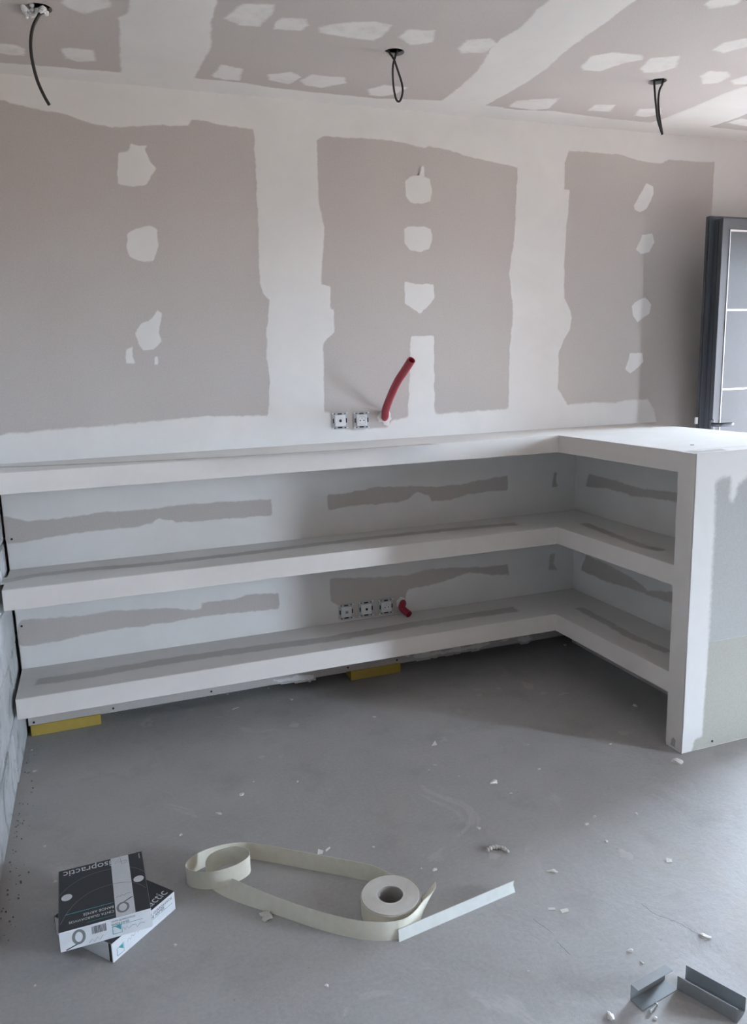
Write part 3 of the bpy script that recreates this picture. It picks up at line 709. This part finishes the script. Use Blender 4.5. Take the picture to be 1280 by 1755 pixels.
        x_ = .345*w; rb = random.Random(2)
        while x_ < .50*w:
            bw_ = rb.choice((.0007, .0012, .0018)); flat('barcode_bar', rectp(x_, .50*h, x_+bw_, .88*h), body, (0, -.0001, 0), fx, fz, 'print_dark'); x_ += bw_+rb.choice((.0008, .0012))
        stroke('pen_scribble', [(.30*w, .10*h), (.34*w, .26*h), (.36*w, .10*h), (.40*w, .30*h), (.42*w, .12*h), (.46*w, .33*h)], .0011, body, (0, -.0003, 0), fx, fz, 'print_grey')
        sx, sz = .565*w, .20*h
        stroke('pen_scribble', [(.68*w, .42*h), (.70*w, .28*h), (.72*w, .44*h), (.74*w, .30*h), (.78*w, .42*h), (.82*w, .40*h), (.83*w, .24*h), (.87*w, .42*h), (.92*w, .38*h)], .0011, body, (0, -.0003, 0), fx, fz, 'print_grey')
    else:
        letter('CINTA GUARDAVIVOS', .46*w, body, F(.485, .72), fx, fz, 'print_dark', 1.1); letter('BANDE ARMÉE', .33*w, body, F(.485, .535), fx, fz, 'print_dark', 1.1)
        flat('turquoise_line', rectp(.485*w, .47*h, .95*w, .49*h), body, (0, -.0001, 0), fx, fz, 'teal')
        sx, sz = .065*w, .18*h
        stroke('pen_scribble', [(.22*w, .45*h), (.24*w, .62*h), (.27*w, .45*h), (.29*w, .62*h), (.32*w, .5*h), (.36*w, .66*h), (.38*w, .5*h), (.44*w, .68*h)], .0011, body, (0, -.0003, 0), fx, fz, 'print_grey')
        # faint print on the other pale side
        bm = bmesh.new(); bbox(bm, (-.0007, .012, .002), (.0002, d-.002, h-.001)); from_bm(bm, 'pale_side', M['carton_white'], root)
    sq = [(sx, sz), (sx+.022, sz), (sx+.022, sz+.024), (sx, sz+.020), (sx, sz)]
    stroke('logo_outline', sq, .0018, body, (0, -.0003, 0), fx, fz, 'teal')
    flat('logo_fill', [(sx+.006, sz+.020), (sx+.020, sz+.008), (sx+.020, sz+.022)], body, (0, -.0001, 0), fx, fz, 'teal')
    return root
HB = .055
carton((.292, -1.427, 0), math.radians(40.4), .2206, .216, HB, 'lower black and white tape carton on floor, set askew', False)
carton((.173, -1.411, HB+.0006), math.radians(1.6), .2205, .256, HB, 'upper black and white tape carton lying on another carton', True)

# ------------------------------------------------------------------ roll of cream tape with its loose run
TW = .055
rc = Vector((1.006, -1.522, 0)); RO, RI = .0785, .0325
roll = tag(empty('tape_roll', rc), 'roll of cream paper joint tape with a long loose run on floor', 'tape')
def ringmesh(bm, ro, ri, z0, z1, seg=56, steps=()):
    prof = [(ri, z0), (ro, z0), (ro, z1)] + list(steps) + [(ri, z1)]
    rg = [[bm.verts.new((r_*math.cos(2*math.pi*k/seg), r_*math.sin(2*math.pi*k/seg), z_)) for k in range(seg)] for r_, z_ in prof]
    for i in range(len(rg)):
        A, B = rg[i], rg[(i+1) % len(rg)]
        for k in range(seg): bm.faces.new((A[k], A[(k+1) % seg], B[(k+1) % seg], B[k]))
st = []; r_ = RO-.0015; rr = random.Random(12)
while r_ > RI+.006:
    st += [(r_, TW), (r_-.0005, TW-.0006-rr.random()*.0004), (r_-.001, TW+.0002)]; r_ -= .0035
bm = bmesh.new(); ringmesh(bm, RO, RI+.002, 0, TW, 56, st); from_bm(bm, 'wound_tape', M['tape_in'], roll)
bm = bmesh.new(); ringmesh(bm, RI+.002, RI, .001, TW-.001, 40); from_bm(bm, 'cardboard_core', M['core'], roll)
bm = bmesh.new(); ringmesh(bm, RO+.0022, RO+.0014, 0.002, TW-.004, 56); from_bm(bm, 'outer_wrap', M['cream'], roll)
UPV = (0, 0, 1)
def fp(a, b_, z=0, up=UPV):
    p_ = px(a, b_, 2, z); return (p_, Vector(up).normalized())
ang = lambda d_: rc + Vector((math.cos(math.radians(d_)), math.sin(math.radians(d_)), 0))*(RO+.003)
path = [(ang(-20), Vector(UPV)), (ang(10), Vector(UPV)), (ang(40), Vector(UPV)), (ang(66), Vector(UPV)),
        fp(640, 1513), fp(600, 1504), fp(560, 1496), fp(517, 1488), fp(470, 1479), fp(425, 1472), fp(393, 1474), fp(362, 1482), fp(341, 1491), fp(327, 1501), fp(320.5, 1510.5, .0), fp(323, 1517.5, .002), fp(334, 1522, .005), fp(352, 1524, .009), fp(374, 1522, .017), fp(402, 1513.5, .028), fp(424, 1501, .040), fp(429.5, 1491, .043),
        fp(424, 1483, .045), fp(402, 1479, .042), fp(382, 1484, .034), fp(366, 1497, .018, (0, .4, 1)), fp(357, 1511, .002, (0, 1.2, .7)), fp(364, 1524, 0, (0, 1.6, .5)),
        fp(385, 1537, 0, (.2, 1.1, .9)), fp(415, 1549, 0, (.1, .4, 1)), fp(448, 1560, 0, (0, .15, 1)), fp(494, 1575.5), fp(540, 1591), fp(587, 1604), fp(625, 1611), fp(665, 1612.5), fp(695, 1606), fp(713, 1592, 0), fp(720, 1577, .0, (.15, 0, 1)), fp(725, 1563, .0, (.5, .0, 1)), fp(726, 1550, .0, (.95, .05, 1)), fp(723, 1538, 0, (1.35, .15, 1))]
pa = catmull([p_ for p_, u_ in path], 7); ua = catmull([u_ for p_, u_ in path], 7)
bm = bmesh.new(); prev = None; th = .0005
for i, (p_, u_) in enumerate(zip(pa, ua)):
    u_ = u_.normalized(); t = (pa[min(i+1, len(pa)-1)]-pa[max(i-1, 0)]).normalized(); n = t.cross(u_).normalized()*th
    p_ = Vector((p_.x, p_.y, max(p_.z, .0004)))
    cur = [bm.verts.new(q_-rc) for q_ in (p_+n, p_+u_*TW+n, p_+u_*TW-n, p_-n)]
    if prev:
        for k in range(4): bm.faces.new((prev[k], prev[(k+1) % 4], cur[(k+1) % 4], cur[k]))
    else: bm.faces.new(cur)
    prev = cur
bm.faces.new(prev[::-1])
from_bm(bm, 'loose_tape', M['cream'], roll, math.radians(50))

# folded offcut of the same tape
a0, a1 = px(684, 1615, 2, 0), px(883, 1529, 2, 0); root = tag(empty('tape_offcut', a0, math.atan2(a1.y-a0.y, a1.x-a0.x)), 'straight folded strip of cream tape lying against the loose tape run', 'tape')
ln = (a1-a0).length; bm = bmesh.new()
for (ya, za_), (yb, zb_) in (((0, 0), (.006, .033)), ((.006, .033), (.013, 0.001))):
    v = [bm.verts.new(q_) for q_ in ((0, ya, za_), (ln, ya, za_), (ln-.006 if zb_ > za_ else ln, yb, zb_), (.002, yb, zb_))] ; f_ = bm.faces.new(v)
bmesh.ops.remove_doubles(bm, verts=bm.verts, dist=.0001)
bmesh.ops.solidify(bm, geom=list(bm.faces), thickness=.0008)
from_bm(bm, 'folded_strip', plain('pale_tape', (.76, .77, .73), .55), root)

# ------------------------------------------------------------------ metal channel offcuts
def channel(o3, ex, ey, length, web, fl_, label, fl2=None):
    """U profile: web along ey, flanges along ex x ey, run along ex"""
    ex = Vector(ex).normalized(); ey = Vector(ey).normalized(); ez = ex.cross(ey); t = .0009
    fl2 = fl2 or fl_
    prof = [(0, 0), (web, 0), (web, fl2), (web-t, fl2), (web-t, t), (t, t), (t, fl_), (0, fl_)]
    bm = bmesh.new()
    A = [bm.verts.new(ey*a+ez*b_) for a, b_ in prof]; B = [bm.verts.new(ex*length+ey*a+ez*b_) for a, b_ in prof]
    for i in range(8): bm.faces.new((A[i], A[(i+1) % 8], B[(i+1) % 8], B[i]))
    bm.faces.new(A[::-1]); bm.faces.new(B)
    o = from_bm(bm, 'metal_channel', M['galv'], None, False, o3); return tag(o, label, 'metal offcut', 'galvanised channel offcuts')
d2 = Vector((.408, -.913, 0))
channel(px(1159.7, 1695.5, 2, 0)+Vector((.0, 0, .0004)), d2, (.913, .408, 0), .137, .046, .036, 'galvanised metal channel offcut standing open side up on floor')
C_ = px(1086, 1716, 2, 0); D_ = px(1101, 1733, 2, 0); E_ = px(1160, 1697, 2, 0)
ax1 = (E_-D_).normalized(); ln1 = (E_-D_).length
# web at the back, flanges pointing to the camera side: ey = up, ez = ex x ey points to -y
channel(D_+Vector((ax1.y*-1, ax1.x, 0))*.036+Vector((0, 0, .0004)), ax1, (0, 0, 1), ln1, .042, .036, 'galvanised metal channel offcut lying on its side next to screws', .022)
def screw(p, rz, ln_, label):
    root = tag(empty('drill_screw', p, rz), label, 'screw')
    bm = bmesh.new(); tube(bm, [(0, 0, 0), (ln_*.8, 0, 0)], lambda i: .0021, 8); from_bm(bm, 'shank', M['zinc'], root)
    bm = bmesh.new(); tube(bm, [(ln_*.8, 0, 0), (ln_, 0, 0)], lambda i: (.0018, .0003)[i], 8); from_bm(bm, 'drill_tip', M['zinc'], root)
    bm = bmesh.new(); tube(bm, [(-.003, 0, 0), (-.001, 0, 0), (0, 0, 0)], lambda i: (.003, .0048, .0048)[i], 10); from_bm(bm, 'screw_top', M['zinc'], root)
    bm = bmesh.new()
    k_ = 60; tube(bm, [(ln_*.05+ln_*.7*i/k_, .0022*math.cos(i*.9), .0022*math.sin(i*.9)) for i in range(k_)], .0005, 4); from_bm(bm, 'thread', M['zinc'], root)
screw(px(1114, 1732, 2, .005)+Vector((0, 0, 0)), math.radians(20), .032, 'zinc drill screw lying flat beside the sideways metal channel')
screw(px(1124, 1722, 2, .005)+Vector((0, 0, 0)), math.radians(205), .024, 'zinc drill screw leaning into open mouth of sideways channel')

# ------------------------------------------------------------------ marks on the floor: hairline cracks and trodden-in plaster smears
def crack(pts, wid, mat):
    w = catmull([px(a, b_, 2, 0) for a, b_ in pts], 5); rg = random.Random(len(pts))
    stroke('floor_crack', [(p_.x+rg.uniform(-.0015, .0015), p_.y+rg.uniform(-.0015, .0015)) for p_ in w], wid, fl, (0, 0, .0004), (1, 0, 0), (0, 1, 0), mat)
crack([(1100,1549),(1110,1558),(1125,1568),(1140,1573),(1165,1583),(1180,1592),(1195,1600),(1204,1605)], .0016, 'chip_grey')
crack([(914,1575),(928,1586),(945,1598)], .0012, 'chip_grey')
crack([(955,1614),(966,1626),(976,1636)], .0014, 'chip_grey')
M['smear'] = plain('trodden_plaster', (.50, .475, .455), .85)
FF = ((1, 0, 0), (0, 1, 0), (0, 0, 1), (0, 0, 0)); rr = random.Random(17)
for a, b_, rx, ry in ((506,1243,.022,.022),(904,1175,.030,.045),(930,1188,.026,.016),(967,1189,.030,.014),(822,1191,.020,.022),(447,1297,.016,.012),(855,1180,.018,.016),(1068,1256,.022,.02),(845,1467,.02,.018),(1075,1466,.022,.03),(560,1484,.03,.02),(480,1297,.012,.010)):
    p_ = px(a, b_, 2, 0)
    w = [(p_.x+rx*(.7+.5*rr.random())*math.cos(2*math.pi*k/14), p_.y+ry*(.7+.5*rr.random())*math.sin(2*math.pi*k/14)) for k in range(14)]
    skim('plaster_smear', fl, FF, bounds(w, .005), M['smear'], outer=w, cell=.003, jag=.003, thick=.0003, base=.0002, hard=True)

# ------------------------------------------------------------------ crumbs and chips on the floor
def chunk(p, size, flat_, seed, label, mat='chip', name='plaster_crumb', group='plaster crumbs on the floor', stretch=1.0, rz=0):
    bm = bmesh.new(); bmesh.ops.create_icosphere(bm, subdivisions=2, radius=1); rg = random.Random(seed)
    off = [Vector((rg.uniform(-1, 1), rg.uniform(-1, 1), rg.uniform(-1, 1))).normalized() for _ in range(7)]
    for v in bm.verts:
        s = 1
        for i, o_ in enumerate(off): s += .22*math.sin(v.co.dot(o_)*4+i)*.6
        v.co *= s
    for v in bm.verts: v.co = Vector((v.co.x*size*stretch, v.co.y*size, max(v.co.z*size*flat_, -size*flat_*.6)+size*flat_*.6))
    o = from_bm(bm, name, M[mat], None, False, p, (0, 0, rz)); return tag(o, label, 'plaster crumb', group)
def flake(p, pts, label, t=.0012, tilt=.3, rz=0, mat='chip'):
    bm = bmesh.new(); prism(bm, pts, 0, t)
    zmin = 0
    o = from_bm(bm, 'plaster_flake', M[mat], None, False, (p.x, p.y, .0003), (0, 0, rz))
    for v in o.data.vertices: v.co.z += max(0, v.co.y)*tilt
    return tag(o, label, 'plaster flake', 'plaster flakes on the floor')
F0 = lambda a, b_: px(a, b_, 2, 0)
chunk(F0(1160, 1307), .016, .45, 1, 'largest white plaster crumb at the foot of the counter end panel', stretch=1.3)
chunk(F0(846, 1342), .011, .5, 2, 'oval cream plaster crumb on the open floor in front of counter return', stretch=1.3, rz=-.4)
flake(F0(743, 1276), [(-.013, -.008), (.010, -.010), (.011, .010)], 'white triangular plaster flake on floor in front of the shelves', tilt=.9)
# ridged strip of squeezed filler: one body of joined lumps
bm = bmesh.new(); rg = random.Random(9)
base = F0(852, 1456); 
for k in range(8):
    t = k/7; p_ = F0(836+34*t, 1455+ (6*(t-.45)**2*4) - 1)-base
    bmesh.ops.create_icosphere(bm, subdivisions=2, radius=.0066+rg.uniform(-.001, .001), matrix=Matrix.Translation(p_+Vector((0, 0, .005))) @ Matrix.Diagonal((.75, 1.25, 1, 1)))
tag(from_bm(bm, 'filler_squeeze', M['chip'], None, True, base), 'ridged curved strip of dried filler lying between tape offcut and shelves', 'plaster crumb')
flake(F0(1145, 1476), [(-.010, -.004), (.006, -.010), (.014, .002), (.0, .009)], 'pale folded plaster flake on the bright floor right of tape offcut', tilt=.5)
flake(F0(967, 1562), [(-.010, -.006), (.012, -.006), (.012, .006), (-.010, .006)], 'white striped flake beside a smaller one, beyond the tape offcut tip', tilt=.25, rz=-.1)
flake(F0(945, 1558), [(-.010, -.003), (.009, -.006), (.010, .002), (-.008, .004)], 'small ragged white flake touching a larger striped flake', tilt=.3, rz=-.2)
chunk(F0(456, 1571), .015, .45, 5, 'torn cream plaster lump against the front run of loose tape', stretch=1.2)
flake(F0(549, 1461), [(-.012, -.008), (.004, -.010), (.010, .002), (-.004, .008)], 'crumpled white flake just behind the back run of loose tape', tilt=.8)
flake(F0(562, 1457), [(-.010, -.003), (.011, .001), (.010, .004), (-.008, .003)], 'thin white sliver behind the back run of loose tape', tilt=.9, rz=.4)
flake(F0(404, 1215), [(-.017, -.004), (-.004, -.001), (.016, .004), (.015, .007), (-.006, .005), (-.017, .0)], 'long thin white sliver on floor below the bottom shelf', tilt=.4)
chunk(F0(118, 1229), .008, .5, 21, 'white crumb by the end of the yellow wood packer')
chunk(F0(414, 1362), .008, .4, 22, 'round pale crumb alone on floor between cartons and shelves')
chunk(F0(968, 1106), .010, .4, 23, 'pale crumb in the dark shade under the inner shelf corner')
chunk(F0(1088, 1210), .010, .35, 24, 'pale crumb in dark shade under the counter return')
chunk(F0(1046, 1744), .008, .6, 25, 'white plaster crumb on floor left of the drill screws', stretch=1.5, rz=1.1)
chunk(F0(1123, 1746), .0042, .7, 26, 'tiny grey crumb just in front of the drill screws')
chunk(F0(1208, 1606), .008, .4, 27, 'grey pebble at the end of a floor crack above metal channels', mat='chip', rz=-.6, stretch=1.4)
chunk(F0(947, 1494), .010, .25, 28, 'low pale lump on floor between filler strip and tape offcut tip', rz=-.3, stretch=1.3)
small = [(786,1331),(924,1319),(76,1451),(60,1322),(310,1431),(95,1512),(1006,1414),(905,1277),(526,1180),(745,1312),(876,1360),(1039,1443),(642,1229),(500,1200),(460,1180),(390,1190),(175,1222),(375,1395),(497,1198),(1046,1276),(640,1452),(1090,1395),(1080,1630),(1100,1650),(560,1690),(905,1665),(735,1320),(480,1165),(140,1228),(206,1218),(722,1489),(745,1491),(820,1420),(1018,1400),(300,1620),(60,1690),(435,1340),(510,1340)]
rg = random.Random(31)
for i, (a, b_) in enumerate(small):
    chunk(F0(a, b_), rg.uniform(.0028, .0058), .55, 60+i, 'tiny pale plaster crumb scattered on the concrete floor', stretch=rg.uniform(1, 1.7), rz=rg.uniform(0, 3), name='tiny_crumb', group='tiny crumbs scattered on the floor')
# dark mortar grit along the foot of the block wall
bm = bmesh.new(); rg = random.Random(77)
for k in range(70):
    y_ = -rg.uniform(.1, 1.25); x_ = abs(rg.gauss(0, .025))+.004; s = rg.uniform(.0012, .0035)
    bmesh.ops.create_icosphere(bm, subdivisions=1, radius=s, matrix=Matrix.Translation((x_, y_, s*.5)))
tag(from_bm(bm, 'mortar_grit', M['chip_grey']), 'dark mortar grit strewn along the foot of the block wall', 'grit', None, 'stuff')
